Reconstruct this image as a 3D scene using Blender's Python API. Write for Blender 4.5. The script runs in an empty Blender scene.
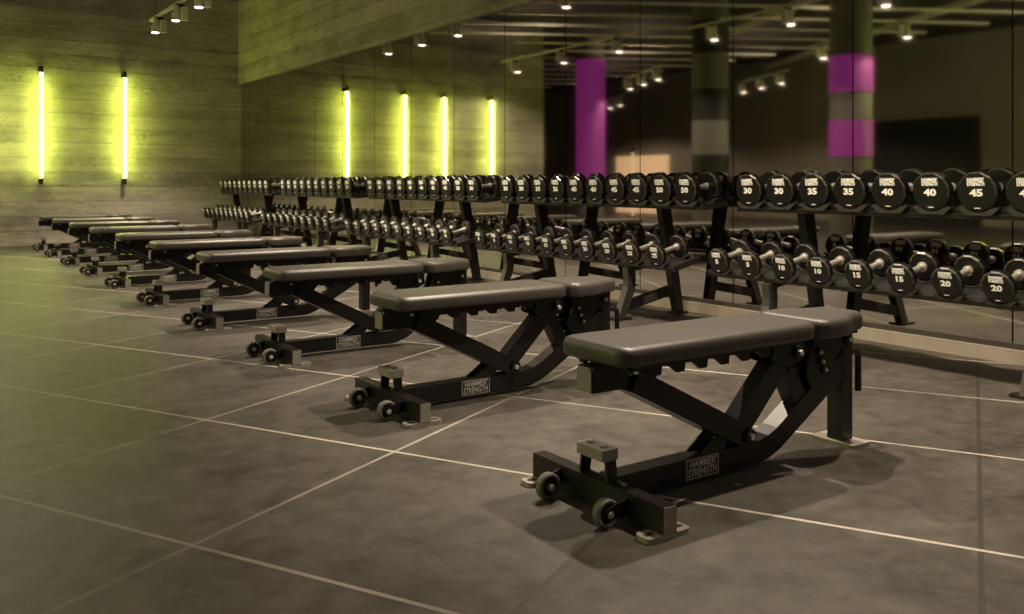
import bpy, bmesh, math, random
from mathutils import Vector, Matrix
random.seed(4)
C = bpy.context.scene.collection
PI = math.pi
F = 890.0; HZ = 183.0; A = math.atan(615.0 / F); EYE = 0.88
MX = 4.5          # plane of the mirror
BY = 14.1         # plane of the concrete back wall

# ------------------------------------------------------------------ materials
def mat(name, col, rough=0.5, metal=0.0, spec=0.5, noise=0.0, nscale=20, bump=0.0, bscale=200, emit=None, estr=0.0):
    m = bpy.data.materials.new(name); m.use_nodes = True
    nt = m.node_tree; b = nt.nodes['Principled BSDF']
    b.inputs['Base Color'].default_value = (*col, 1)
    b.inputs['Roughness'].default_value = rough
    b.inputs['Metallic'].default_value = metal
    b.inputs['Specular IOR Level'].default_value = spec
    if emit:
        b.inputs['Emission Color'].default_value = (*emit, 1)
        b.inputs['Emission Strength'].default_value = estr
    tc = nt.nodes.new('ShaderNodeTexCoord')
    if noise > 0:
        n = nt.nodes.new('ShaderNodeTexNoise'); n.inputs['Scale'].default_value = nscale; n.inputs['Detail'].default_value = 6
        nt.links.new(tc.outputs['Object'], n.inputs['Vector'])
        mx = nt.nodes.new('ShaderNodeMix'); mx.data_type = 'RGBA'
        mx.inputs[6].default_value = (*[c * (1 - noise) for c in col], 1)
        mx.inputs[7].default_value = (*[min(1, c * (1 + noise)) for c in col], 1)
        nt.links.new(n.outputs['Fac'], mx.inputs[0]); nt.links.new(mx.outputs[2], b.inputs['Base Color'])
    if bump > 0:
        n = nt.nodes.new('ShaderNodeTexNoise'); n.inputs['Scale'].default_value = bscale; n.inputs['Detail'].default_value = 3
        nt.links.new(tc.outputs['Object'], n.inputs['Vector'])
        bp = nt.nodes.new('ShaderNodeBump'); bp.inputs['Strength'].default_value = bump; bp.inputs['Distance'].default_value = 0.002
        nt.links.new(n.outputs['Fac'], bp.inputs['Height']); nt.links.new(bp.outputs['Normal'], b.inputs['Normal'])
    return m

M = {}
M['frame'] = mat('satin black frame', (0.008, 0.0072, 0.006), 0.36, spec=0.42, noise=0.15, nscale=30)
M['rack'] = mat('black rack steel', (0.009, 0.0085, 0.007), 0.34, spec=0.42, noise=0.15, nscale=30)
M['shelf'] = mat('satin rack shelf', (0.024, 0.022, 0.019), 0.40, spec=0.5)
M['saddle'] = mat('dark grey saddle', (0.040, 0.037, 0.032), 0.38)
M['edge'] = mat('worn foot plate steel', (0.32, 0.29, 0.25), 0.45, metal=0.3, noise=0.2, nscale=60)
M['cap'] = mat('dark grey end cap', (0.25, 0.23, 0.20), 0.45, bump=0.2)
M['vinyl'] = mat('charcoal pad vinyl', (0.064, 0.058, 0.051), 0.40, spec=0.5, noise=0.06, nscale=8, bump=0.25, bscale=350)
M['rubber'] = mat('grey wheel rubber', (0.14, 0.13, 0.112), 0.6, noise=0.1)
M['wheelhub'] = mat('dark wheel hub', (0.03, 0.027, 0.024), 0.5)
M['bolt'] = mat('zinc bolt', (0.85, 0.80, 0.72), 0.32, metal=0.7)
M['handle'] = mat('knurled steel handle', (0.60, 0.56, 0.50), 0.38, metal=0.75, bump=0.6, bscale=500)
M['urethane'] = mat('black urethane', (0.007, 0.0065, 0.0055), 0.30, spec=0.5, noise=0.1)
M['edge_glint'] = mat('urethane edge with painted highlight', (0.045, 0.042, 0.036), 0.22, spec=0.7)  # lighter than the heads: edge highlights put into the colour
M['white'] = mat('white print', (0.90, 0.88, 0.82), 0.5)
M['plate'] = mat('silver print', (0.55, 0.51, 0.45), 0.5)
M['track'] = mat('pale painted fixture', (0.80, 0.75, 0.67), 0.5)
M['beam'] = mat('pale painted beam', (0.78, 0.72, 0.63), 0.6, noise=0.1, nscale=3)
M['ceil'] = mat('dark ceiling', (0.035, 0.031, 0.027), 0.9, noise=0.25, nscale=2)
M['plaster'] = mat('brown plaster', (0.32, 0.28, 0.235), 0.8, noise=0.12, nscale=1.5)
M['dark'] = mat('black void', (0.012, 0.010, 0.009), 0.6)
M['darkbrown'] = mat('dark brown trim', (0.045, 0.038, 0.030), 0.6, noise=0.15)
M['grey'] = mat('grey column paint', (0.20, 0.18, 0.165), 0.7, noise=0.08)
M['lens'] = mat('lamp lens', (0.9, 0.85, 0.75), 0.4, emit=(1.0, 0.86, 0.68), estr=5)
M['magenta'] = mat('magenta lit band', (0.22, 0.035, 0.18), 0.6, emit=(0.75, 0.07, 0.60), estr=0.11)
M['warm'] = mat('warm glowing panel', (0.8, 0.6, 0.4), 0.6, emit=(1.0, 0.62, 0.33), estr=0.38)  # emission gives the wall panel its warm lit look
M['tube'] = mat('lime light tube', (0.9, 0.9, 0.9), 0.4, emit=(0.64, 0.80, 0.11), estr=19)
M['dimtube'] = mat('dim lamp tube', (0.9, 0.9, 0.9), 0.4, emit=(0.75, 0.62, 0.25), estr=0.5)
M['tint_tube'] = mat('added green tint tube', (0.9, 0.9, 0.9), 0.4, emit=(0.60, 0.80, 0.06), estr=42)
M['skirt'] = mat('pale skirting board', (0.33, 0.285, 0.22), 0.6, noise=0.2, nscale=8)
M['cable'] = mat('black cable', (0.01, 0.01, 0.01), 0.5)

def mirror_mat():
    m = mat('tinted mirror glass', (0.58, 0.55, 0.50), 0.035, metal=1.0)
    return m
M['mirror'] = mirror_mat()

def concrete(name, col, axis='X'):
    """board-marked concrete: long horizontal boards, pits and streaks"""
    m = bpy.data.materials.new(name); m.use_nodes = True
    nt = m.node_tree; L = nt.links.new; b = nt.nodes['Principled BSDF']; b.inputs['Roughness'].default_value = 0.75
    tc = nt.nodes.new('ShaderNodeTexCoord')
    def mp(s):
        q = nt.nodes.new('ShaderNodeMapping'); q.inputs['Scale'].default_value = s; L(tc.outputs['Object'], q.inputs['Vector']); return q
    def noi(s, sc, det=6, ro=0.6):
        n = nt.nodes.new('ShaderNodeTexNoise'); n.inputs['Scale'].default_value = sc; n.inputs['Detail'].default_value = det; n.inputs['Roughness'].default_value = ro
        L(mp(s).outputs['Vector'], n.inputs['Vector']); return n
    n1 = noi((0.5, 0.5, 6), 1.0)          # streaks along the boards
    n2 = noi((1.6, 1.6, 2.4), 1.3, 8)     # blotches
    n3 = noi((3, 3, 9), 3.0, 8, 0.7)      # fine
    sep = nt.nodes.new('ShaderNodeSeparateXYZ'); L(tc.outputs['Object'], sep.inputs[0])
    def mth(op, a, bb=None, c=None):
        q = nt.nodes.new('ShaderNodeMath'); q.operation = op
        for i, v in enumerate((a, bb, c)):
            if v is None: continue
            if isinstance(v, (int, float)): q.inputs[i].default_value = v
            else: L(v, q.inputs[i])
        return q.outputs[0]
    wob = mth('MULTIPLY', n2.outputs['Fac'], 0.03)
    zz = mth('ADD', sep.outputs['Z'], wob)
    fr = mth('FRACT', mth('MULTIPLY', zz, 1 / 0.21))
    seam = mth('LESS_THAN', fr, 0.05)
    rowid = mth('FLOOR', mth('MULTIPLY', zz, 1 / 0.21))
    wn = nt.nodes.new('ShaderNodeTexWhiteNoise'); wn.noise_dimensions = '1D'; L(rowid, wn.inputs['W'])
    v = mth('MULTIPLY', n1.outputs['Fac'], 0.55)
    v = mth('MULTIPLY_ADD', n2.outputs['Fac'], 0.55, v)
    v = mth('MULTIPLY_ADD', n3.outputs['Fac'], 0.35, v)
    v = mth('MULTIPLY_ADD', wn.outputs['Value'], 0.16, v)
    ramp = nt.nodes.new('ShaderNodeValToRGB')
    ramp.color_ramp.elements[0].position = 0.50; ramp.color_ramp.elements[0].color = (*[c * 0.38 for c in col], 1)
    ramp.color_ramp.elements[1].position = 1.02; ramp.color_ramp.elements[1].color = (*[min(1, c * 1.6) for c in col], 1)
    L(v, ramp.inputs['Fac'])
    # crumbled patches
    vo = nt.nodes.new('ShaderNodeTexVoronoi'); vo.inputs['Scale'].default_value = 13; vo.inputs['Randomness'].default_value = 1
    L(mp((1, 1, 1.3)).outputs['Vector'], vo.inputs['Vector'])
    n4 = noi((0.45, 0.45, 1.5), 1.6, 3)
    pit = mth('MULTIPLY', mth('LESS_THAN', vo.outputs['Distance'], 0.30), mth('GREATER_THAN', n4.outputs['Fac'], 0.56))
    mx = nt.nodes.new('ShaderNodeMix'); mx.data_type = 'RGBA'; mx.inputs[7].default_value = (*[c * 0.45 for c in col], 1)
    L(mth('MAXIMUM', mth('MULTIPLY', seam, 0.45), mth('MULTIPLY', pit, 0.35)), mx.inputs[0]); L(ramp.outputs['Color'], mx.inputs[6])
    L(mx.outputs[2], b.inputs['Base Color'])
    h = mth('MULTIPLY_ADD', seam, -0.5, v); h = mth('MULTIPLY_ADD', pit, -1.6, h)
    bp = nt.nodes.new('ShaderNodeBump'); bp.inputs['Strength'].default_value = 1.0; bp.inputs['Distance'].default_value = 0.03
    L(h, bp.inputs['Height']); L(bp.outputs['Normal'], b.inputs['Normal'])
    return m
M['concrete'] = concrete('board marked concrete', (0.38, 0.34, 0.285))

def floor_mat():
    m = bpy.data.materials.new('stone look floor tile'); m.use_nodes = True
    nt = m.node_tree; L = nt.links.new; b = nt.nodes['Principled BSDF']
    tc = nt.nodes.new('ShaderNodeTexCoord'); sep = nt.nodes.new('ShaderNodeSeparateXYZ'); L(tc.outputs['Object'], sep.inputs[0])
    def mth(op, a, bb=None, c=None):
        q = nt.nodes.new('ShaderNodeMath'); q.operation = op
        for i, v in enumerate((a, bb, c)):
            if v is None: continue
            if isinstance(v, (int, float)): q.inputs[i].default_value = v
            else: L(v, q.inputs[i])
        return q.outputs[0]
    def noi(sc, det=6, ro=0.6, dist=0.0):
        n = nt.nodes.new('ShaderNodeTexNoise'); n.inputs['Scale'].default_value = sc; n.inputs['Detail'].default_value = det
        n.inputs['Roughness'].default_value = ro; n.inputs['Distortion'].default_value = dist
        L(tc.outputs['Object'], n.inputs['Vector']); return n.outputs['Fac']
    ca, sa = 0.468, 0.8837
    X, Y = sep.outputs['X'], sep.outputs['Y']
    s = mth('ADD', mth('MULTIPLY', X, ca), mth('MULTIPLY', Y, -sa))
    t = mth('ADD', mth('MULTIPLY', X, sa), mth('MULTIPLY', Y, ca))
    P = 0.85
    def line(v, off, half):
        f = mth('FRACT', mth('MULTIPLY', mth('ADD', v, -off + 50 * P + P / 2), 1 / P))
        d = mth('ABSOLUTE', mth('ADD', f, -0.5))
        return mth('LESS_THAN', d, half / P)
    lt = line(t, 2.41, 0.0068); ls = line(s, 0.014, 0.0068)
    big = noi(2.2, 8, 0.62, 0.6); mid = noi(12, 8, 0.68, 0.4); fine = noi(70, 4, 0.6)
    v = mth('MULTIPLY_ADD', big, 0.42, mth('MULTIPLY_ADD', mid, 0.5, mth('MULTIPLY', fine, 0.12)))
    ramp = nt.nodes.new('ShaderNodeValToRGB')
    ramp.color_ramp.elements[0].position = 0.40; ramp.color_ramp.elements[0].color = (0.034, 0.0295, 0.0243, 1)
    ramp.color_ramp.elements[1].position = 0.66; ramp.color_ramp.elements[1].color = (0.096, 0.084, 0.069, 1)
    L(v, ramp.inputs['Fac'])
    # joints: light caught on seam bevels painted pale, two left dark, wear breaks the pale
    pale = nt.nodes.new('ShaderNodeMix'); pale.data_type = 'RGBA'
    pale.inputs[6].default_value = (0.46, 0.42, 0.36, 1); pale.inputs[7].default_value = (0.035, 0.03, 0.025, 1)
    darkS = mth('MULTIPLY', mth('GREATER_THAN', s, -1.2), mth('MULTIPLY', ls, mth('SUBTRACT', 1.0, lt)))
    L(darkS, pale.inputs[0])
    wear = mth('MULTIPLY_ADD', noi(1.1, 3), 3.0, -0.75)
    wear = mth('MINIMUM', mth('MAXIMUM', wear, 0.25), 1.0)
    wx = mth('MINIMUM', mth('MAXIMUM', mth('MULTIPLY_ADD', X, 0.9, -0.15), 0.22), 1.0)  # pale joint colour dims evenly towards low X
    fac = mth('MULTIPLY', mth('MAXIMUM', lt, mth('MULTIPLY', ls, 0.62)), mth('MULTIPLY', wear, wx))
    fac = mth('MAXIMUM', fac, mth('MULTIPLY', darkS, 0.9))
    mx = nt.nodes.new('ShaderNodeMix'); mx.data_type = 'RGBA'
    L(fac, mx.inputs[0]); L(ramp.outputs['Color'], mx.inputs[6]); L(pale.outputs[2], mx.inputs[7])
    L(mx.outputs[2], b.inputs['Base Color'])
    b.inputs['Specular IOR Level'].default_value = 0.4
    r = mth('MULTIPLY_ADD', big, 0.25, 0.38); L(r, b.inputs['Roughness'])
    bp = nt.nodes.new('ShaderNodeBump'); bp.inputs['Strength'].default_value = 0.35; bp.inputs['Distance'].default_value = 0.004
    L(mth('MULTIPLY_ADD', mth('MAXIMUM', lt, ls), -0.6, mth('ADD', mid, mth('MULTIPLY', fine, 0.3))), bp.inputs['Height']); L(bp.outputs['Normal'], b.inputs['Normal'])
    return m
M['floor'] = floor_mat()

# ------------------------------------------------------------------ mesh helpers
def obj(name, bm, m, parent=None, smooth=False, bevel=0.0, seg=2, ang=None):
    if bevel > 0:
        es = [e for e in bm.edges if len(e.link_faces) == 2 and e.calc_face_angle(0) > 0.5]
        bmesh.ops.bevel(bm, geom=es, offset=bevel, segments=seg, profile=0.5, affect='EDGES', clamp_overlap=True)
    me = bpy.data.meshes.new(name)
    bmesh.ops.recalc_face_normals(bm, faces=bm.faces[:])
    bm.to_mesh(me); bm.free()
    for mm in (m if isinstance(m, (list, tuple)) else [m]): me.materials.append(mm)
    if smooth:
        for p in me.polygons: p.use_smooth = True
        a = 0.6 if ang is None else ang
        me.set_sharp_from_angle(angle=a)
    o = bpy.data.objects.new(name, me); C.objects.link(o)
    if parent: o.parent = parent
    return o
def empty(name, label, cat, loc=(0, 0, 0), rz=0, group=None):
    o = bpy.data.objects.new(name, None); C.objects.link(o); o.empty_display_size = 0.1
    o.location = loc; o.rotation_euler = (0, 0, rz)
    return tag(o, label, cat, group)
def tag(o, label, cat, group=None):
    o['label'] = label; o['category'] = cat
    if group: o['group'] = group
    return o
def struct(name, bm, m, **k):
    o = obj(name, bm, m, **k); o['kind'] = 'structure'; return o
def box(bm, x0, x1, y0, y1, z0, z1, mi=0):
    v = [bm.verts.new(p) for p in ((x0, y0, z0), (x1, y0, z0), (x1, y1, z0), (x0, y1, z0), (x0, y0, z1), (x1, y0, z1), (x1, y1, z1), (x0, y1, z1))]
    for q in ((0, 3, 2, 1), (4, 5, 6, 7), (0, 1, 5, 4), (1, 2, 6, 5), (2, 3, 7, 6), (3, 0, 4, 7)):
        f = bm.faces.new([v[i] for i in q]); f.material_index = mi
    return v
def B(*a): bm = bmesh.new(); box(bm, *a); return bm
def prism(bm, pts, lo, hi, ax='y', mi=0):
    """polygon pts extruded from lo to hi along ax; pts are the two other coordinates in xyz order"""
    def P(p, h):
        return (p[0], h, p[1]) if ax == 'y' else ((h, p[0], p[1]) if ax == 'x' else (p[0], p[1], h))
    a = [bm.verts.new(P(p, lo)) for p in pts]; b = [bm.verts.new(P(p, hi)) for p in pts]
    n = len(pts)
    f = bm.faces.new(a[::-1]); f.material_index = mi
    f = bm.faces.new(b); f.material_index = mi
    for i in range(n):
        f = bm.faces.new((a[i], a[(i + 1) % n], b[(i + 1) % n], b[i])); f.material_index = mi
def bar(bm, p, q, w, y0, y1):
    """flat bar of width w in the xz plane from p to q"""
    d = Vector((q[0] - p[0], q[1] - p[1])).normalized(); n = Vector((-d.y, d.x)) * w / 2
    prism(bm, [(p[0] + n.x, p[1] + n.y), (q[0] + n.x, q[1] + n.y), (q[0] - n.x, q[1] - n.y), (p[0] - n.x, p[1] - n.y)], y0, y1)
def cyl(bm, p, q, r, seg=20, r2=None, mi=0):
    p = Vector(p); q = Vector(q); d = q - p
    rot = d.to_track_quat('Z', 'Y').to_matrix().to_4x4()
    res = bmesh.ops.create_cone(bm, cap_ends=True, segments=seg, radius1=r, radius2=r if r2 is None else r2, depth=d.length,
                                matrix=Matrix.Translation((p + q) / 2) @ rot)
    for v in res['verts']:
        for f in v.link_faces: f.material_index = mi
def tube(bm, pts, r, seg=12):
    pts = [Vector(p) for p in pts]; rings = []
    for i, p in enumerate(pts):
        d = (pts[min(i + 1, len(pts) - 1)] - pts[max(i - 1, 0)]).normalized()
        u = d.cross(Vector((0, 1, 0.001))).normalized(); w = d.cross(u)
        rings.append([bm.verts.new(p + (u * math.cos(2 * PI * k / seg) + w * math.sin(2 * PI * k / seg)) * r) for k in range(seg)])
    for a, b in zip(rings, rings[1:]):
        for k in range(seg): bm.faces.new((a[k], a[(k + 1) % seg], b[(k + 1) % seg], b[k]))
    bm.faces.new(rings[0][::-1]); bm.faces.new(rings[-1])
def round_poly(pts, r, seg=6):
    out = []; n = len(pts)
    for i in range(n):
        p0, p1, p2 = Vector(pts[i - 1]), Vector(pts[i]), Vector(pts[(i + 1) % n])
        rr = r[i] if isinstance(r, (list, tuple)) else r
        a = (p0 - p1).normalized(); b = (p2 - p1).normalized()
        rr = min(rr, (p0 - p1).length * 0.49, (p2 - p1).length * 0.49)
        s, e = p1 + a * rr, p1 + b * rr
        for k in range(seg + 1):
            t = k / seg; out.append(s * (1 - t) ** 2 + p1 * 2 * t * (1 - t) + e * t * t)
    return out
def pad_mesh(pts, z0, z1, r, corner, crown=0.001):
    """an upholstered pad: rounded outline, soft top and bottom edges"""
    o = round_poly(pts, corner); n = len(o); bm = bmesh.new()
    nor = []
    for i in range(n):
        d = (o[(i + 1) % n] - o[i - 1]).normalized(); nor.append(Vector((-d.y, d.x)))
    if sum((o[i].x * o[(i + 1) % n].y - o[(i + 1) % n].x * o[i].y) for i in range(n)) < 0: nor = [-q for q in nor]
    prof = []
    rb = r * 0.55
    for k in range(4): t = k / 3 * PI / 2; prof.append((rb * (1 - math.sin(t)), z0 + rb * (1 - math.cos(t))))
    for k in range(7): t = k / 6 * PI / 2; prof.append((r * (1 - math.cos(t)), z1 - crown - r * (1 - math.sin(t))))
    prof.append((r * 1.15, z1 - crown * 0.6))
    rings = [[bm.verts.new((o[i].x + nor[i].x * ins, o[i].y + nor[i].y * ins, z)) for i in range(n)] for ins, z in prof]
    for a, b in zip(rings, rings[1:]):
        for k in range(n): bm.faces.new((a[k], a[(k + 1) % n], b[(k + 1) % n], b[k]))
    bm.faces.new(rings[0][::-1]); bm.faces.new(rings[-1])
    return bm
def text_bm(rows, fill=0.0):
    """rows: (string, size, x, z, xscale); flat lettering in the xz plane facing -y"""
    bm = bmesh.new()
    for (s, size, x, z, xs) in rows:
        cu = bpy.data.curves.new('lettering', 'FONT'); cu.body = s; cu.size = size; cu.align_x = 'CENTER'; cu.align_y = 'CENTER'
        cu.offset = size * fill; cu.extrude = 0.0006; cu.resolution_u = 2
        ob = bpy.data.objects.new('lettering', cu); C.objects.link(ob)
        bpy.context.view_layer.update()
        me = bpy.data.meshes.new_from_object(ob.evaluated_get(bpy.context.evaluated_depsgraph_get()))
        me.transform(Matrix.Translation((x, 0, z)) @ Matrix.Rotation(PI / 2, 4, 'X') @ Matrix.Diagonal((xs, 1, 1, 1)))
        bm.from_mesh(me)
        bpy.data.objects.remove(ob); bpy.data.meshes.remove(me); bpy.data.curves.remove(cu)
    return bm
def copy_tree(o, parent=None):
    c = o.copy(); C.objects.link(c)
    if parent: c.parent = parent
    for ch in o.children: copy_tree(ch, c)
    return c

# ------------------------------------------------------------------ the setting
CEIL = 3.95
struct('floor', B(-9, MX, -5, 25, -0.1, 0.0), M['floor'])
struct('ceiling', B(-9, MX + 0.3, -5, 25, CEIL, CEIL + 0.1), M['ceil'])
struct('wall_back', B(-1.5, MX, BY, BY + 0.35, 0, CEIL), M['concrete'])
struct('wall_right', B(MX + 0.02, MX + 0.3, -5, BY + 0.35, 0, 2.46), M['darkbrown'])
struct('wall_right_upper', B(MX - 0.035, MX + 0.3, -5, BY, 2.447, CEIL), M['concrete'])
struct('wall_left', B(-9.2, -9, 5, 25, 0, CEIL), M['plaster'])
struct('wall_far', B(-9, MX, 25, 25.2, 0, CEIL), M['plaster'])
struct('wall_return', B(-1.5, -1.3, BY + 0.35, 25, 0, CEIL), M['plaster'])
struct('baseboard_right', B(MX - 0.04, MX + 0.02, -5, BY, 0, 0.068), M['skirt'], bevel=0.003)
struct('trim_1', B(MX - 0.012, MX + 0.02, -5, BY, 0.068, 0.096), M['darkbrown'])
# door-sized dark opening and a wall panel given a warm glow on the far left wall, seen in the mirror
bm = B(-9.0, -8.94, 9.4, 12.0, 0, 2.25); struct('door_1', bm, M['dark'])

mir = empty('wall_mirror', 'long tinted mirror of tall panels behind the dumbbell racks', 'mirror', (MX, 5, 0.096))
s0 = 0.697 * MX - 1.773 * 0 ; PW = 0.886
ys = [3.08 + PW * k for k in range(-6, 14)]
ys[-1] = BY
ys = [y for y in ys if y <= BY]
for a, b in zip(ys, ys[1:]):
    o = obj('mirror_panel', B(MX - 0.001 - MX, MX + 0.019 - MX, a + 0.004 - 5, b - 0.004 - 5, 0.0, 2.447 - 0.096), M['mirror'], mir)

# ceiling beams, laid with the floor tiles
d1 = Vector((0.8837, 0.468)); d2 = Vector((-0.468, 0.8837))
BL = ['pale painted ceiling beam over the hall, seen in the mirror']
nb = 0
for k in range(0, 19):
    c0 = Vector((-2.6, 2.0 + 1.12 * k))
    bm = bmesh.new(); hl = 4.2
    box(bm, -hl, hl, -0.03, 0.03, -0.04, 0.0)
    o = obj('ceiling_beam', bm, M['beam'])
    o.location = (c0.x, c0.y, 3.62 + 0.0 * k); o.rotation_euler = (0, 0, math.atan2(d1.y, d1.x))
    o['kind'] = 'structure'
for k, (cx, cy) in enumerate(((-5.9, 9.0), (-1.3, 6.0))):
    bm = bmesh.new(); box(bm, -0.07, 0.07, -6.5, 6.5, -0.1, 0.0)
    o = obj('ceiling_beam', bm, M['beam']); o.location = (cx, cy, 3.84); o.rotation_euler = (0, 0, math.atan2(d2.y, d2.x) - PI / 2)
    o['kind'] = 'structure'

# columns of the hall, seen in the mirror
def column(x, y, r, bands, label):
    t = empty('round_column', label, 'column', (x, y, 0))
    for (z0, z1, m, nm) in bands:
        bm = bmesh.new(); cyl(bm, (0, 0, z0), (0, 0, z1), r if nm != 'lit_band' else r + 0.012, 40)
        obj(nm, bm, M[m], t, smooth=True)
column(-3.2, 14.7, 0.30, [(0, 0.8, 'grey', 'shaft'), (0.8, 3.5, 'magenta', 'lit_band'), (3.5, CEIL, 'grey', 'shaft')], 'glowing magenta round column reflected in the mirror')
column(-1.8, 10.0, 0.29, [(0, 0.75, 'grey', 'shaft'), (0.75, 1.33, 'dark', 'black_band'), (1.33, 1.88, 'grey', 'shaft'), (1.88, 2.38, 'dark', 'black_band'), (2.38, 2.95, 'grey', 'shaft'), (2.95, 3.47, 'dark', 'black_band'), (3.47, CEIL, 'grey', 'shaft')],
       'round column with black and grey bands reflected in the mirror')
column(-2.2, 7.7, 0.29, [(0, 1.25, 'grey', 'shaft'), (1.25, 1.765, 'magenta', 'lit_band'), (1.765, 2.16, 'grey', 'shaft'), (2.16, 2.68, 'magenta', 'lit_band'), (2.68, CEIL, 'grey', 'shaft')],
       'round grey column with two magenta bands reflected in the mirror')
o = obj('warm_panel', B(-8.99, -8.93, 18.2, 20.4, 0.0, 1.68), M['warm']); tag(o, 'warm orange glowing wall panel reflected in the mirror beside the banded column', 'light panel')

# ------------------------------------------------------------------ light tubes
def light_tube(x, y, label, r=0.021, z0=0.953, z1=2.42, rz=0, m='tube'):
    t = empty('light_tube', label, 'wall light', (x, y, z0), rz, 'vertical lime light tubes')
    bm = bmesh.new(); cyl(bm, (0, 0, 0), (0, 0, z1 - z0), r, 20); obj('tube', bm, M[m], t, smooth=True)
    for q, w in ((-0.09, 1), (z1 - z0, 1)):
        bm = bmesh.new(); cyl(bm, (0, 0, q), (0, 0, q + 0.09), r * 1.25, 16)
        box(bm, -0.02, 0.02, 0, 0.16, q + 0.02, q + 0.07)
        obj('end_cap', bm, M['dark'], t, smooth=True)
light_tube(1.655, BY - 0.16, 'glowing lime light tube at the left on the concrete back wall')
light_tube(2.745, BY - 0.16, 'glowing lime light tube on the concrete back wall nearer the mirror')
light_tube(0.85, BY - 0.16, 'third lime light tube from the left in the mirror reflection')
light_tube(-0.18, BY - 0.16, 'rightmost lime light tube in the mirror reflection')
light_tube(-5.6, 16.0, 'short distant lamp tube in the mirror between magenta column and orange panel', r=0.03, z0=0.09, z1=1.62, m='dimtube')
column(-4.4, 5.3, 0.29, [(0, CEIL, 'grey', 'shaft')], 'added unseen round column for lime tubes, to the left')  # unseen column and its three tubes, added to tint benches and dumbbells green
for yy, ww in ((5.05, 'nearest'), (5.3, 'middle'), (5.55, 'farthest')):
    light_tube(-4.4 + 0.38, yy, 'added lime tube for the green tint, on the unseen column, ' + ww + ' of three', rz=PI / 2, m='tint_tube')


# ------------------------------------------------------------------ track lights
def spot_head(x, y, z, label, grp, e=0, rz=0, wide=False):
    t = empty('track_spotlight', label, 'spotlight', (x, y, z), rz, grp)
    bm = bmesh.new(); cyl(bm, (-0.045, 0, -0.21), (-0.045, 0, -0.12), 0.05, 24); cyl(bm, (-0.045, 0, -0.12), (-0.045, 0, -0.02), 0.030, 20)
    obj('lamp_housing', bm, M['track'], t, smooth=True)
    bm = bmesh.new(); cyl(bm, (-0.045, 0, -0.217), (-0.045, 0, -0.209), 0.044, 24); obj('lamp_lens', bm, M['lens'], t)
    bm = bmesh.new(); box(bm, 0.025, 0.09, -0.03, 0.03, -0.20, -0.035); obj('driver_box', bm, M['track'], t, bevel=0.006)
    bm = bmesh.new(); cyl(bm, (-0.045, 0, -0.03), (-0.045, 0, 0.0), 0.010, 10); box(bm, -0.05, 0.06, -0.012, 0.012, -0.040, -0.002); obj('mount', bm, M['dark'], t)
    if e:
        l = bpy.data.lights.new('lamp_glow', 'SPOT'); l.energy = e; l.color = (1.0, 0.83, 0.63); l.shadow_soft_size = 0.035 if grp.startswith('spotlights over') else 0.018
        if wide: l = bpy.data.lights.new('lamp_glow', 'POINT'); l.energy = e; l.color = (1.0, 0.83, 0.63); l.shadow_soft_size = 0.03
        elif grp.startswith('spotlights over'): l.spot_size = math.radians(100); l.spot_blend = 0.8
        else: l.spot_size = math.radians(150); l.spot_blend = 0.25
        lo = bpy.data.objects.new('lamp_glow', l); C.objects.link(lo); lo.parent = t; lo.location = (-0.045, 0, -0.26)
def track(p, q, z, label):
    p = Vector(p); q = Vector(q); d = q - p; t = empty('light_track', label, 'light track', (p.x, p.y, z), math.atan2(d.y, d.x))
    obj('rail', B(0, d.length, -0.019, 0.019, 0, 0.036), M['track'], t, bevel=0.003)
    for f in (0.08, 0.5, 0.92):
        bm = bmesh.new(); cyl(bm, (d.length * f, 0, 0.034), (d.length * f, 0, CEIL - z), 0.0035, 8); obj('hanger', bm, M['cable'], t)
    return t
TZ = 3.07
E = 160
names = ['farthest from the camera', 'over the middle racks', 'over the nearest racks', 'behind the camera']
first = ['first spotlight from the end of the ceiling track at the upper left', 'second spotlight on the ceiling track at the upper left', 'third spotlight on the ceiling track, cut by the picture top']
for i, (ya, yb, hs) in enumerate(((12.75, 9.6, (12.3, 11.25, 10.25)), (8.3, 5.4, (7.9, 6.85, 5.8)), (4.1, 1.2, (3.75, 2.7, 1.65)), (0.0, -3, (-0.4, -1.5, -2.6)))):
    track((2.84, ya), (2.84, yb), TZ, 'pale ceiling light track along the bench row, ' + names[i])
    for j, h in enumerate(hs):
        lab = first[j] if i == 0 else 'white track spotlight, %s on the ceiling track %s' % (('first', 'second', 'third')[j], names[i])
        spot_head(2.84, h, TZ, lab, 'spotlights over the bench row', E if i < 3 else 50, 0)
others = [((-0.1, 13.5), (0.1, 9.5), 'reflected above the two rightmost lime tubes'), ((-0.3, 9.0), (0.0, 5.2), 'reflected above the banded column'),
          ((-3.8, 14.3), (-2.8, 12.1), 'reflected beside the magenta column'), ((-6.3, 13.4), (-5.3, 11.2), 'reflected far right of the black banded column'),
          ((-3.2, 9.15), (-2.1, 6.5), 'reflected above the two magenta bands'), ((-7.0, 19.0), (-6.0, 16.8), 'reflected deepest in the hall')]
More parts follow.
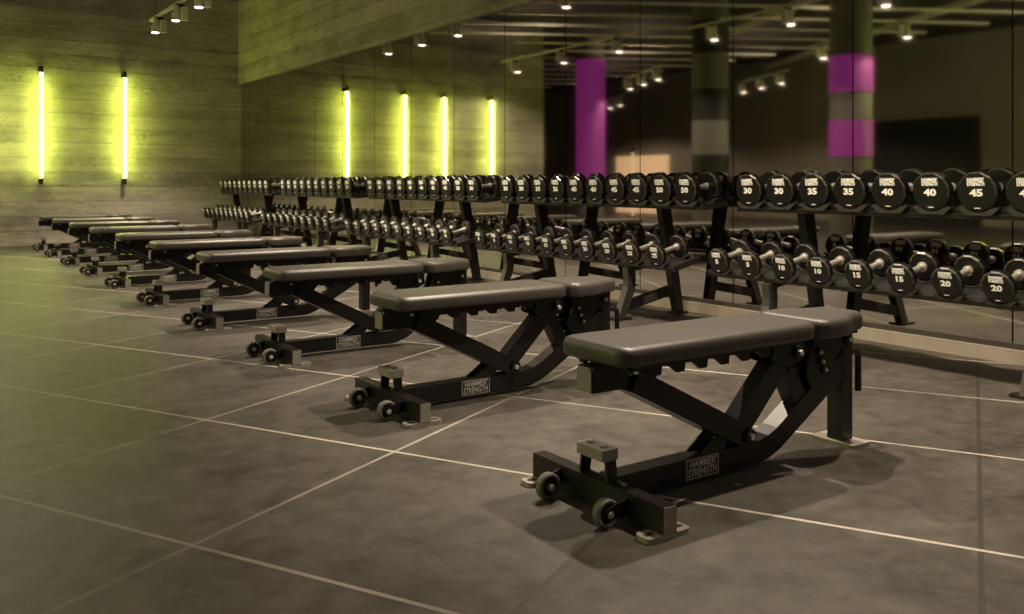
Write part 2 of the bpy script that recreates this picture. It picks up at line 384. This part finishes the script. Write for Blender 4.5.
for i, (a, b, w) in enumerate(others):
    t = track(a, b, TZ, 'added unseen ceiling track ' + w)
    for f in (0.3, 0.66):   # uplights added on the rail to brighten the ceiling beams
        bm = bmesh.new(); cyl(bm, (f * 2.2, 0, 0.036), (f * 2.2, 0, 0.07), 0.03, 16); obj('added_uplight', bm, M['track'], t, smooth=True)
        l = bpy.data.lights.new('added_uplight_glow', 'SPOT'); l.energy = 9; l.color = (1.0, 0.83, 0.63); l.spot_size = math.radians(155); l.spot_blend = 0.4; l.shadow_soft_size = 0.025
        lo = bpy.data.objects.new('added_uplight_glow', l); C.objects.link(lo); lo.parent = t; lo.location = (f * 2.2, 0, 0.085); lo.rotation_euler = (PI, 0, 0)
    for j, f in enumerate((0.12, 0.48, 0.84)):
        x = a[0] + (b[0] - a[0]) * f; y = a[1] + (b[1] - a[1]) * f
        spot_head(x, y, TZ, 'white spotlight, %s on the track %s' % (('left', 'middle', 'right')[j], w), 'spotlights of the hall behind', 24, math.atan2(b[1] - a[1], b[0] - a[0]) + PI / 2)

for i, (a, b, w) in enumerate((((-1.6, 4.2), (-0.6, 2.0), 'left of the camera'), ((-6.4, 5.6), (-5.4, 3.4), 'far left of the camera'), ((-4.0, 0.8), (-3.0, -1.4), 'behind and left of the camera'))):  # unseen tracks and bare lamps, added to fill the hall with light
    track(a, b, TZ, 'added unseen ceiling track ' + w)
    for j, f in enumerate((0.12, 0.48, 0.84)):
        x = a[0] + (b[0] - a[0]) * f; y = a[1] + (b[1] - a[1]) * f
        spot_head(x, y, TZ, 'added fill lamp, unseen, %s on the track %s' % (('first', 'middle', 'last')[j], w), 'added fill lamps, unseen', (4, 20, 5)[i], math.atan2(b[1] - a[1], b[0] - a[0]) + PI / 2, True)

# ------------------------------------------------------------------ bench
def make_bench():
    T = empty('adjustable_bench', 'x', 'bench', (0, 0, 0), 0, 'adjustable benches in a row')
    dx = -1.56
    def X(pts): return [(p[0] + dx, p[1]) for p in pts]
    # upholstery
    pb = pad_mesh([(1.535 + dx, -0.14), (2.345 + dx, -0.14), (2.345 + dx, 0.14), (1.535 + dx, 0.14)], 0.398, 0.452, 0.022, 0.05)
    obj('back_pad', pb, M['vinyl'], T, smooth=True, ang=1.2)
    so = [(2.365, -0.115), (2.395, -0.14), (2.50, -0.14), (2.570, -0.095), (2.668, -0.08), (2.668, 0.08), (2.570, 0.095), (2.50, 0.14), (2.395, 0.14), (2.365, 0.115)]
    sp = pad_mesh([(x + dx, y) for x, y in so], 0.392, 0.453, 0.022, [0.015, 0.015, 0.05, 0.05, 0.035, 0.035, 0.05, 0.05, 0.015, 0.015])
    obj('seat_pad', sp, M['vinyl'], T, smooth=True, ang=1.2)
    # base
    obj('cross_beam', B(-0.012, 0.032, -0.272, 0.272, 0.014, 0.082), M['frame'], T, bevel=0.003)
    for s in (-1, 1):
        o = obj('beam_end_cap', B(-0.011, 0.031, s * 0.273 - 0.0015, s * 0.273 + 0.0015, 0.015, 0.081), M['cap'], T)
        bm = bmesh.new()
        out = round_poly([(-0.062, -0.027), (0.085, -0.027), (0.085, 0.027), (-0.062, 0.027)], 0.018, 5)
        prism(bm, out, 0.0, 0.0138, 'z')
        for v in bm.verts: v.co.y += s * 0.246
        o = obj('foot_plate', bm, M['edge'], T, bevel=0.002)
        for cx in (-0.036, 0.062):
            bm = bmesh.new(); prism(bm, round_poly([(cx - 0.015, -0.008), (cx + 0.015, -0.008), (cx + 0.015, 0.008), (cx - 0.015, 0.008)], 0.008, 4), 0.0137, 0.0144, 'z')
            for v in bm.verts: v.co.y += s * 0.246
            obj('slot', bm, M['dark'], o)
    # spine: flat run, bend, rising arm
    low = [(1.60, 0.015), (2.19, 0.015), (2.235, 0.022), (2.285, 0.040), (2.333, 0.066), (2.533, 0.180), (2.62, 0.230)]
    top = [(2.62, 0.315), (2.551, 0.272), (2.448, 0.214), (2.278, 0.112), (2.235, 0.094), (2.19, 0.084), (2.15, 0.082), (1.60, 0.082)]
    bm = bmesh.new(); prism(bm, X(low + top), -0.030, 0.030); obj('spine', bm, M['frame'], T, bevel=0.0025)
    for s in (-1, 1):
        bm = bmesh.new(); prism(bm, X([(1.93, 0.082), (2.03, 0.082), (2.07, 0.140), (2.035, 0.150)]), s * 0.027 - 0.003, s * 0.027 + 0.003); obj('gusset', bm, M['frame'], T)
    # rear post, plate
    bm = bmesh.new(); box(bm, 2.612 + dx, 2.667 + dx, -0.030, 0.030, 0.0125, 0.385); obj('rear_post', bm, M['frame'], T, bevel=0.003)
    bm = bmesh.new(); prism(bm, round_poly([(2.592 + dx, -0.085), (2.69 + dx, -0.085), (2.69 + dx, 0.085), (2.592 + dx, 0.085)], 0.014, 4), 0.0, 0.0125, 'z'); obj('rear_foot_plate', bm, M['edge'], T, bevel=0.003)
    # back frame: tube whose end looks out at the front, flat support under the pad, toothed ladder
    bm = bmesh.new(); prism(bm, X(round_poly([(1.522, 0.318), (1.522, 0.388), (1.80, 0.388), (1.74, 0.318)], [0.004, 0.016, 0.004, 0.004], 5)), -0.032, 0.032)
    o = obj('back_frame', bm, M['frame'], T, bevel=0.003)
    bm = bmesh.new(); prism(bm, round_poly([(-0.030, 0.321), (0.030, 0.321), (0.030, 0.386), (-0.030, 0.386)], [0.004, 0.004, 0.016, 0.016], 5), 1.518 + dx, 1.523 + dx, 'x'); obj('end_cap', bm, M['cap'], o)
    obj('pad_board', B(1.575 + dx, 2.31 + dx, -0.105, 0.105, 0.386, 0.399), M['frame'], T, bevel=0.003)
    teeth = [(1.66, 0.390), (1.66, 0.366)]
    x = 1.695
    for k in range(6):
        teeth += [(x, 0.366), (x + 0.030, 0.344), (x + 0.060, 0.344), (x + 0.064, 0.368)]; x += 0.092
    teeth += [(2.29, 0.360), (2.29, 0.390)]
    for s in (-1, 1):
        bm = bmesh.new(); prism(bm, X(teeth), s * 0.046 - 0.005, s * 0.046 + 0.005); obj('ladder_plate', bm, M['frame'], T)
    # lifting strut and links
    for s in (-1, 1):
        bm = bmesh.new(); bar(bm, (1.665 + dx, 0.338), (2.118 + dx, 0.112), 0.066, s * 0.041 - 0.005, s * 0.041 + 0.005); obj('lift_strut', bm, M['frame'], T, bevel=0.0015)
    bm = bmesh.new()
    d = Vector((0.453, -0.226)).normalized(); n = Vector((-d.y, d.x)) * -0.030
    bar(bm, (1.665 + dx + n.x, 0.338 + n.y), (2.02 + dx + n.x, 0.161 + n.y), 0.006, -0.037, 0.037)
    obj('strut_web', bm, M['frame'], T, bevel=0.0015)
    bm = bmesh.new(); bar(bm, (2.085 + dx, 0.105), (2.325 + dx, 0.333), 0.072, -0.028, 0.028); obj('lift_link', bm, M['frame'], T, bevel=0.003)
    bm = bmesh.new(); bar(bm, (2.308 + dx, 0.345), (2.395 + dx, 0.185), 0.058, -0.026, 0.026); obj('rear_link', bm, M['frame'], T, bevel=0.003)
    for s in (-1, 1):
        bm = bmesh.new(); prism(bm, X(round_poly([(2.235, 0.390), (2.225, 0.325), (2.30, 0.300), (2.385, 0.325), (2.375, 0.390)], 0.02, 4)), s * 0.050 - 0.004, s * 0.050 + 0.004)
        obj('pivot_bracket', bm, M['frame'], T)
    for s in (-1, 1):
        bm = bmesh.new(); prism(bm, X(round_poly([(2.455, 0.395), (2.435, 0.315), (2.405, 0.275), (2.425, 0.225), (2.475, 0.215), (2.53, 0.26), (2.60, 0.34), (2.64, 0.345), (2.64, 0.395)], 0.018, 4)), s * 0.036 - 0.004, s * 0.036 + 0.004)
        obj('seat_bracket', bm, M['frame'], T)
    obj('seat_board', B(2.40 + dx, 2.63 + dx, -0.075, 0.075, 0.382, 0.394), M['frame'], T, bevel=0.002)
    # bolts
    for (bx, bz, by, r) in ((2.126, 0.113, -0.052, 0.013), (2.345, 0.345, -0.060, 0.012), (2.625, 0.357, -0.045, 0.011), (2.470, 0.330, -0.044, 0.008), (2.482, 0.298, -0.044, 0.008), (2.497, 0.270, -0.044, 0.008), (1.60, 0.381, -0.1, 0.006)):
        for s in (-1, 1):
            yb = by * -s
            bm = bmesh.new(); cyl(bm, (bx + dx, yb * 0.9, bz), (bx + dx, yb * 1.08, bz), r * 1.75, 20); cyl(bm, (bx + dx, yb * 1.08, bz), (bx + dx, yb * 1.22, bz), r * 0.8, 6, mi=1)
            obj('pivot_bolt', bm, [M['frame'], M['bolt']], T, smooth=True)
    # pop pin
    bm = bmesh.new(); cyl(bm, (2.35 + dx, -0.02, 0.288), (2.43 + dx, -0.02, 0.288), 0.008, 14); cyl(bm, (2.335 + dx, -0.02, 0.288), (2.355 + dx, -0.02, 0.288), 0.013, 16)
    obj('pop_pin', bm, M['frame'], T, smooth=True)
    # J handle behind the post
    pts = [(2.66 + dx, -0.012, 0.305), (2.69 + dx, -0.012, 0.305)]
    for k in range(6): a = k / 5 * PI / 2; pts.append((2.70 + dx + 0.025 * math.sin(a), -0.012, 0.28 + 0.025 * math.cos(a)))
    pts += [(2.725 + dx, -0.012, 0.22), (2.725 + dx, -0.012, 0.165)]
    bm = bmesh.new(); tube(bm, pts, 0.0115); obj('lift_handle', bm, M['frame'], T, smooth=True)
    # raised grip block
    bm = bmesh.new()
    for s in (-1, 1):
        pass
    prism(bm, [(-0.046, 0.080), (-0.038, 0.080), (-0.031, 0.128), (0.061, 0.128), (0.068, 0.080), (0.076, 0.080), (0.069, 0.135), (-0.039, 0.135)], 0.004, 0.038, 'x')
    g = obj('grip_bracket', bm, M['frame'], T)
    bm = bmesh.new(); prism(bm, round_poly([(-0.010, -0.042), (0.048, -0.042), (0.048, 0.075), (-0.010, 0.075)], 0.010, 4), 0.133, 0.162, 'z'); gb = obj('grip_block', bm, M['cap'], T, bevel=0.003)
    for y in (-0.012, 0.045):
        bm = bmesh.new(); cyl(bm, (0.020, y, 0.1618), (0.020, y, 0.1626), 0.0125, 20); obj('bolt_hole', bm, M['dark'], gb)
    # wheels
    for s in (-1, 1):
        w = bmesh.new(); wy = s * 0.122
        # tyre ring
        seg = 36; prof = [(0.026, -0.012), (0.033, -0.013), (0.037, -0.008), (0.037, 0.008), (0.033, 0.013), (0.026, 0.012)]
        rings = [[w.verts.new((-0.070 + r * math.cos(2 * PI * k / seg), wy + y, 0.0375 + r * math.sin(2 * PI * k / seg))) for (r, y) in prof] for k in range(seg)]
        for k in range(seg):
            for j in range(len(prof)): w.faces.new((rings[k][j], rings[(k + 1) % seg][j], rings[(k + 1) % seg][(j + 1) % 6], rings[k][(j + 1) % 6]))
        wo = obj('wheel', w, M['rubber'], T, smooth=True)
        h = bmesh.new(); cyl(h, (-0.070, wy - 0.004, 0.0375), (-0.070, wy + 0.004, 0.0375), 0.0262, 28); cyl(h, (-0.070, wy - 0.013, 0.0375), (-0.070, wy + 0.013, 0.0375), 0.009, 16)
        for k in range(8):
            a = 2 * PI * k / 8; c, q = math.cos(a), math.sin(a); nx, nz = -q * 0.0022, c * 0.0022
            prism(h, [(-0.070 + c * 0.007 + nx, 0.0375 + q * 0.007 + nz), (-0.070 + c * 0.0265 + nx, 0.0375 + q * 0.0265 + nz), (-0.070 + c * 0.0265 - nx, 0.0375 + q * 0.0265 - nz), (-0.070 + c * 0.007 - nx, 0.0375 + q * 0.007 - nz)], wy - 0.010, wy + 0.010)
        obj('wheel_hub', h, M['wheelhub'], wo, smooth=True)
        # bracket on the outer side
        yb = wy + s * 0.020
        bm = bmesh.new(); prism(bm, round_poly([(-0.086, 0.030), (-0.086, 0.052), (-0.011, 0.070), (-0.011, 0.028), (-0.038, 0.024)], [0.01, 0.012, 0.001, 0.001, 0.01], 4), yb - 0.003, yb + 0.003); obj('wheel_bracket', bm, M['frame'], T)
        bm = bmesh.new(); cyl(bm, (-0.070, wy - 0.026, 0.0375), (-0.070, wy + 0.026, 0.0375), 0.0075, 6); cyl(bm, (-0.070, wy - 0.0235, 0.0375), (-0.070, wy + 0.0235, 0.0375), 0.010, 18); obj('axle_bolt', bm, M['bolt'], wo, smooth=True)
    # name plate on the near side of the spine
    px, pz, pw, ph = 1.942 + dx, 0.049, 0.134, 0.058
    for s in (-1, 1):
        bm = bmesh.new()
        box(bm, px - pw / 2, px + pw / 2, -0.0312, -0.0302, pz + ph / 2 - 0.0022, pz + ph / 2); box(bm, px - pw / 2, px + pw / 2, -0.0312, -0.0302, pz - ph / 2, pz - ph / 2 + 0.0022)
        box(bm, px - pw / 2, px - pw / 2 + 0.0022, -0.0312, -0.0302, pz - ph / 2, pz + ph / 2); box(bm, px + pw / 2 - 0.0022, px + pw / 2, -0.0312, -0.0302, pz - ph / 2, pz + ph / 2)
        tb = text_bm([("HAMMER'", 0.031, 0.002, 0.0125, 0.86), ("STRENGTH", 0.031, 0, -0.0125, 0.76)], 0.012)
        tb.transform(Matrix.Translation((px, -0.0308, pz)))
        me = bpy.data.meshes.new('t'); tb.to_mesh(me); tb.free(); bm.from_mesh(me); bpy.data.meshes.remove(me)
        if s == 1: bm.transform(Matrix.Translation((2 * px, 0, 0)) @ Matrix.Rotation(PI, 4, 'Z'))
        o = obj('name_plate', bm, M['plate'], T); o['label'] = 'silver framed lettering plate'
    return T
bench_y = [1.858 + (c - 1.146) * 1.49 for c in (1.146, 1.978, 2.817, 3.652, 4.5, 5.341, 6.185, 7.02, 7.87, 8.68)]
ordn = ['nearest the camera', 'second nearest the camera', 'third from the camera', 'fourth from the camera', 'fifth from the camera', 'sixth from the camera', 'seventh from the camera',
        'third from the back wall', 'second from the back wall', 'closest to the concrete back wall']
bench = make_bench()
for i, y in enumerate(bench_y):
    o = bench if i == 0 else copy_tree(bench)
    o.location = (1.56, y, 0); o['label'] = 'flat black adjustable weight bench with wheels, ' + ordn[i]
    if i: o.rotation_euler = (0, 0, math.radians((0.4, -0.3, 0.5, 0, -0.5, 0.3, 0.2, -0.4, 0.3)[i - 1]))

# ------------------------------------------------------------------ dumbbell racks
TX, TZC, TR, TT = 4.10, 0.838, 0.095, math.radians(6)      # top tier: face x, centre z, head radius, tilt
LX, LZC, LR, LT = 3.84, 0.435, 0.072, math.radians(13)     # lower tier
SP = 0.2238
def trough(bm, r, x0, x1):
    """cradle: wedge hollowed to the round head, with ears reaching out sideways"""
    n = 10; a0, a1 = math.radians(232), math.radians(308)
    q = r + 0.002
    pts = [(q * math.cos(a0 + (a1 - a0) * k / n), q * math.sin(a0 + (a1 - a0) * k / n)) for k in range(n + 1)]
    pts += [(0.97 * r, -0.76 * r), (0.98 * r, -0.84 * r), (0.62 * r, -1.16 * r), (-0.62 * r, -1.16 * r), (-0.98 * r, -0.84 * r), (-0.97 * r, -0.76 * r)]
    prism(bm, pts, x0, x1, 'x')
def make_rack():
    T = empty('dumbbell_rack', 'x', 'dumbbell rack', (0, 0, 0), 0, 'two tier dumbbell racks')
    half = SP * 5 + 0.0
    for (fx, fz, r, tl, L, nm) in ((TX, TZC, TR, TT, 0.27, 'top'), (LX, LZC, LR, LT, 0.27, 'lower')):
        Rm = Matrix.Translation((fx, 0, fz)) @ Matrix.Rotation(-tl, 4, 'Y')
        zb = -r * 1.16
        bm = bmesh.new()
        box(bm, 0.035, 0.075, -half, half, zb - 0.022, zb)              # front rail
        box(bm, L - 0.06, L - 0.02, -half, half, zb - 0.022, zb)        # back rail
        box(bm, 0.03, L - 0.02, -half, half, zb - 0.004, zb + 0.003)    # tray sheet
        for s in (-1, 1): box(bm, 0.030, L - 0.015, s * half - 0.006, s * half + 0.006, zb - 0.024, zb + 0.010)
        bm.transform(Rm); obj('shelf', bm, M['shelf'], T)
        for k in range(10):
            for xa, xb in ((0.004, 0.052), (L - 0.085, L - 0.03)):
                bm = bmesh.new(); trough(bm, r, xa, xb)
                bm.transform(Matrix.Translation((0, -(4.5 - k) * SP, 0)))
                bm.transform(Rm); obj('saddle', bm, M['saddle'], T)
    for s in (-1, 1):
        y = s * 0.695; w = 0.025
        bm = bmesh.new(); prism(bm, [(4.320, 0.012), (4.385, 0.012), (4.265, 0.728), (4.175, 0.722)], y - w, y + w); obj('upright', bm, M['rack'], T, bevel=0.003)
        leg = [(3.800, 0.012), (3.860, 0.012), (3.928, 0.155), (3.945, 0.20), (3.95, 0.25), (3.945, 0.345), (3.875, 0.330), (3.885, 0.25), (3.880, 0.21), (3.864, 0.165)]
        bm = bmesh.new(); prism(bm, leg, y - w, y + w); obj('front_leg', bm, M['saddle'], T, bevel=0.003)
        bm = bmesh.new(); bar(bm, (3.86, 0.080), (4.33, 0.170), 0.062, y - 0.02, y + 0.02); obj('brace', bm, M['rack'], T, bevel=0.002)
        bm = bmesh.new(); bar(bm, (3.95, 0.335), (4.34, 0.395), 0.05, y - 0.022, y + 0.022); obj('shelf_arm', bm, M['rack'], T, bevel=0.002)
        for x0, x1 in ((3.76, 3.90), (4.30, 4.41)):
            bm = bmesh.new(); prism(bm, round_poly([(x0, y - 0.05), (x1, y - 0.05), (x1, y + 0.05), (x0, y + 0.05)], 0.012, 4), 0, 0.012, 'z'); obj('foot_plate', bm, M['rack'], T, bevel=0.002)
        tb = text_bm([("HAMMER", 0.028, 0, 0.012, 0.86), ("STRENGTH", 0.028, 0, -0.012, 0.76)], 0.012)
        box(tb, -0.062, 0.062, -0.001, 0, -0.028, -0.026); box(tb, -0.062, 0.062, -0.001, 0, 0.026, 0.028); box(tb, -0.062, -0.060, -0.001, 0, -0.028, 0.028); box(tb, 0.060, 0.062, -0.001, 0, -0.028, 0.028)
        tb.transform(Matrix.Translation((4.08, y - 0.0216, 0.122)) @ Matrix.Rotation(-math.atan2(0.09, 0.5), 4, 'Y')); o = obj('name_plate', tb, M['plate'], T); o['label'] = 'silver framed lettering plate'
    return T
rack_y = [2.498, 5.02, 7.56, 10.15, 12.80]
rackn = ['nearest the camera', 'second from the camera', 'in the middle of the five', 'second from the back wall', 'at the concrete back wall']
rack = make_rack()
for i, y in enumerate(rack_y):
    o = rack if i == 0 else copy_tree(rack)
    o.location = (0, y, 0); o['label'] = 'black two tier steel dumbbell rack by the mirror, ' + rackn[i]

# ------------------------------------------------------------------ dumbbells
def head_mesh(r, x0, x1):
    bm = bmesh.new(); n = 12; c = 0.007
    prof = [(r - c, x0), (r, x0 + c), (r, x1 - c), (r - c, x1)]
    rg = [[bm.verts.new((x, rr * math.cos(2 * PI * (k + 0.5) / n), rr * math.sin(2 * PI * (k + 0.5) / n))) for k in range(n)] for rr, x in prof]
    for j in range(3):
        for k in range(n):
            f = bm.faces.new((rg[j][k], rg[j][(k + 1) % n], rg[j + 1][(k + 1) % n], rg[j + 1][k])); f.material_index = 1 if j != 1 else 0
    bm.faces.new(rg[0][::-1]); bm.faces.new(rg[-1])
    return bm
protos = {}
def make_dumbbell(wt):
    top = wt >= 30
    r = TR if top else LR
    L, th = (0.250, 0.052) if top else (0.240, 0.040)
    T = empty('dumbbell', 'x', 'dumbbell')
    for k, (a, b) in enumerate(((0, th), (L - th, L))):
        h = obj('weight_head', head_mesh(r, a, b), [M['urethane'], M['edge_glint']], T)
        sc = r / 0.095
        tb = text_bm([("HAMMER'", 0.025 * sc, 0, 0.056 * sc, 0.76), ("STRENGTH", 0.025 * sc, 0, 0.037 * sc, 0.65), (str(wt), 0.045 * sc, 0, -0.005 * sc, 1.36)], 0.045)
        box(tb, -0.014 * sc, 0.014 * sc, -0.0008, 0, -0.077 * sc, -0.073 * sc)
        tb.transform(Matrix.Translation((-0.0008, 0, 0)) @ Matrix.Rotation(-PI / 2, 4, 'Z'))
        if k: tb.transform(Matrix.Translation((L, 0, 0)) @ Matrix.Rotation(PI, 4, 'Z'))
        mk = obj('weight_marking', tb, M['white'], h); mk['label'] = 'white printed lettering and number'
    bm = bmesh.new()
    if top: segs = [(th - 0.002, 0.021), (th + 0.012, 0.019), (th + 0.02, 0.0155), (L / 2, 0.018), (L - th - 0.02, 0.0155), (L - th - 0.012, 0.019), (L - th + 0.002, 0.021)]
    else: segs = [(th - 0.002, 0.019), (th + 0.012, 0.018), (th + 0.02, 0.0150), (L / 2, 0.0165), (L - th - 0.02, 0.0150), (L - th - 0.012, 0.018), (L - th + 0.002, 0.019)]
    n = 20; rg = [[bm.verts.new((x, rr * math.cos(2 * PI * k / n), rr * math.sin(2 * PI * k / n))) for k in range(n)] for x, rr in segs]
    for a, b in zip(rg, rg[1:]):
        for k in range(n): bm.faces.new((a[k], a[(k + 1) % n], b[(k + 1) % n], b[k]))
    bm.faces.new(rg[0][::-1]); bm.faces.new(rg[-1])
    obj('handle', bm, M['handle'], T, smooth=True)
    for xa, xb in ((th, th + 0.012), (L - th - 0.012, L - th)):
        bm = bmesh.new(); cyl(bm, (xa, 0, 0), (xb, 0, 0), 0.0235, 24, mi=0); obj('collar', bm, M['bolt'], T, smooth=True)
    return T
rn = ['nearest rack', 'second nearest rack', 'middle rack', 'second rack from back wall', 'rack at back wall']
for ri, ry in enumerate(rack_y):
    for tier, (fx, fz, tl, ws) in enumerate(((TX, TZC, TT, (30, 35, 40, 45, 50)), (LX, LZC, LT, (5, 10, 15, 20, 25)))):
        for k in range(10):
            w = ws[k // 2]
            new = w not in protos
            if new: protos[w] = make_dumbbell(w)
            o = protos[w] if new else copy_tree(protos[w])
            o.location = (fx, ry + (4.5 - k) * SP, fz)
            o.rotation_euler = (random.uniform(-0.03, 0.03), -tl, random.uniform(-0.01, 0.01))
            o['group'] = 'dumbbells on the %s tier' % ('top' if tier == 0 else 'lower')
            o['label'] = 'black %d dumbbell, %s of its pair, %s tier of %s' % (w, 'left' if k % 2 == 0 else 'right', 'top' if tier == 0 else 'lower', rn[ri])

# ------------------------------------------------------------------ world, camera, view
w = bpy.data.worlds.new('World'); bpy.context.scene.world = w; w.use_nodes = True
w.node_tree.nodes['Background'].inputs[0].default_value = (1.0, 0.82, 0.6, 1); w.node_tree.nodes['Background'].inputs[1].default_value = 0.03
cam = bpy.data.cameras.new('camera'); co = bpy.data.objects.new('camera', cam); C.objects.link(co)
co.location = (0, 0, EYE); co.rotation_euler = (PI / 2, 0, -A)
cam.sensor_width = 36; cam.lens = F / 1024 * 36; cam.shift_y = -(307 - HZ) / 1024; cam.clip_start = 0.05
cam.dof.use_dof = True; cam.dof.focus_distance = 3.0; cam.dof.aperture_fstop = 10.0
sc = bpy.context.scene; sc.camera = co
sc.view_settings.view_transform = 'Standard'; sc.view_settings.look = 'None'; sc.view_settings.gamma = 1.0; sc.view_settings.use_curve_mapping = False
sc.view_settings.exposure = 1.0
sc.cycles.max_bounces = 8; sc.cycles.glossy_bounces = 5; sc.cycles.sample_clamp_indirect = 4.0
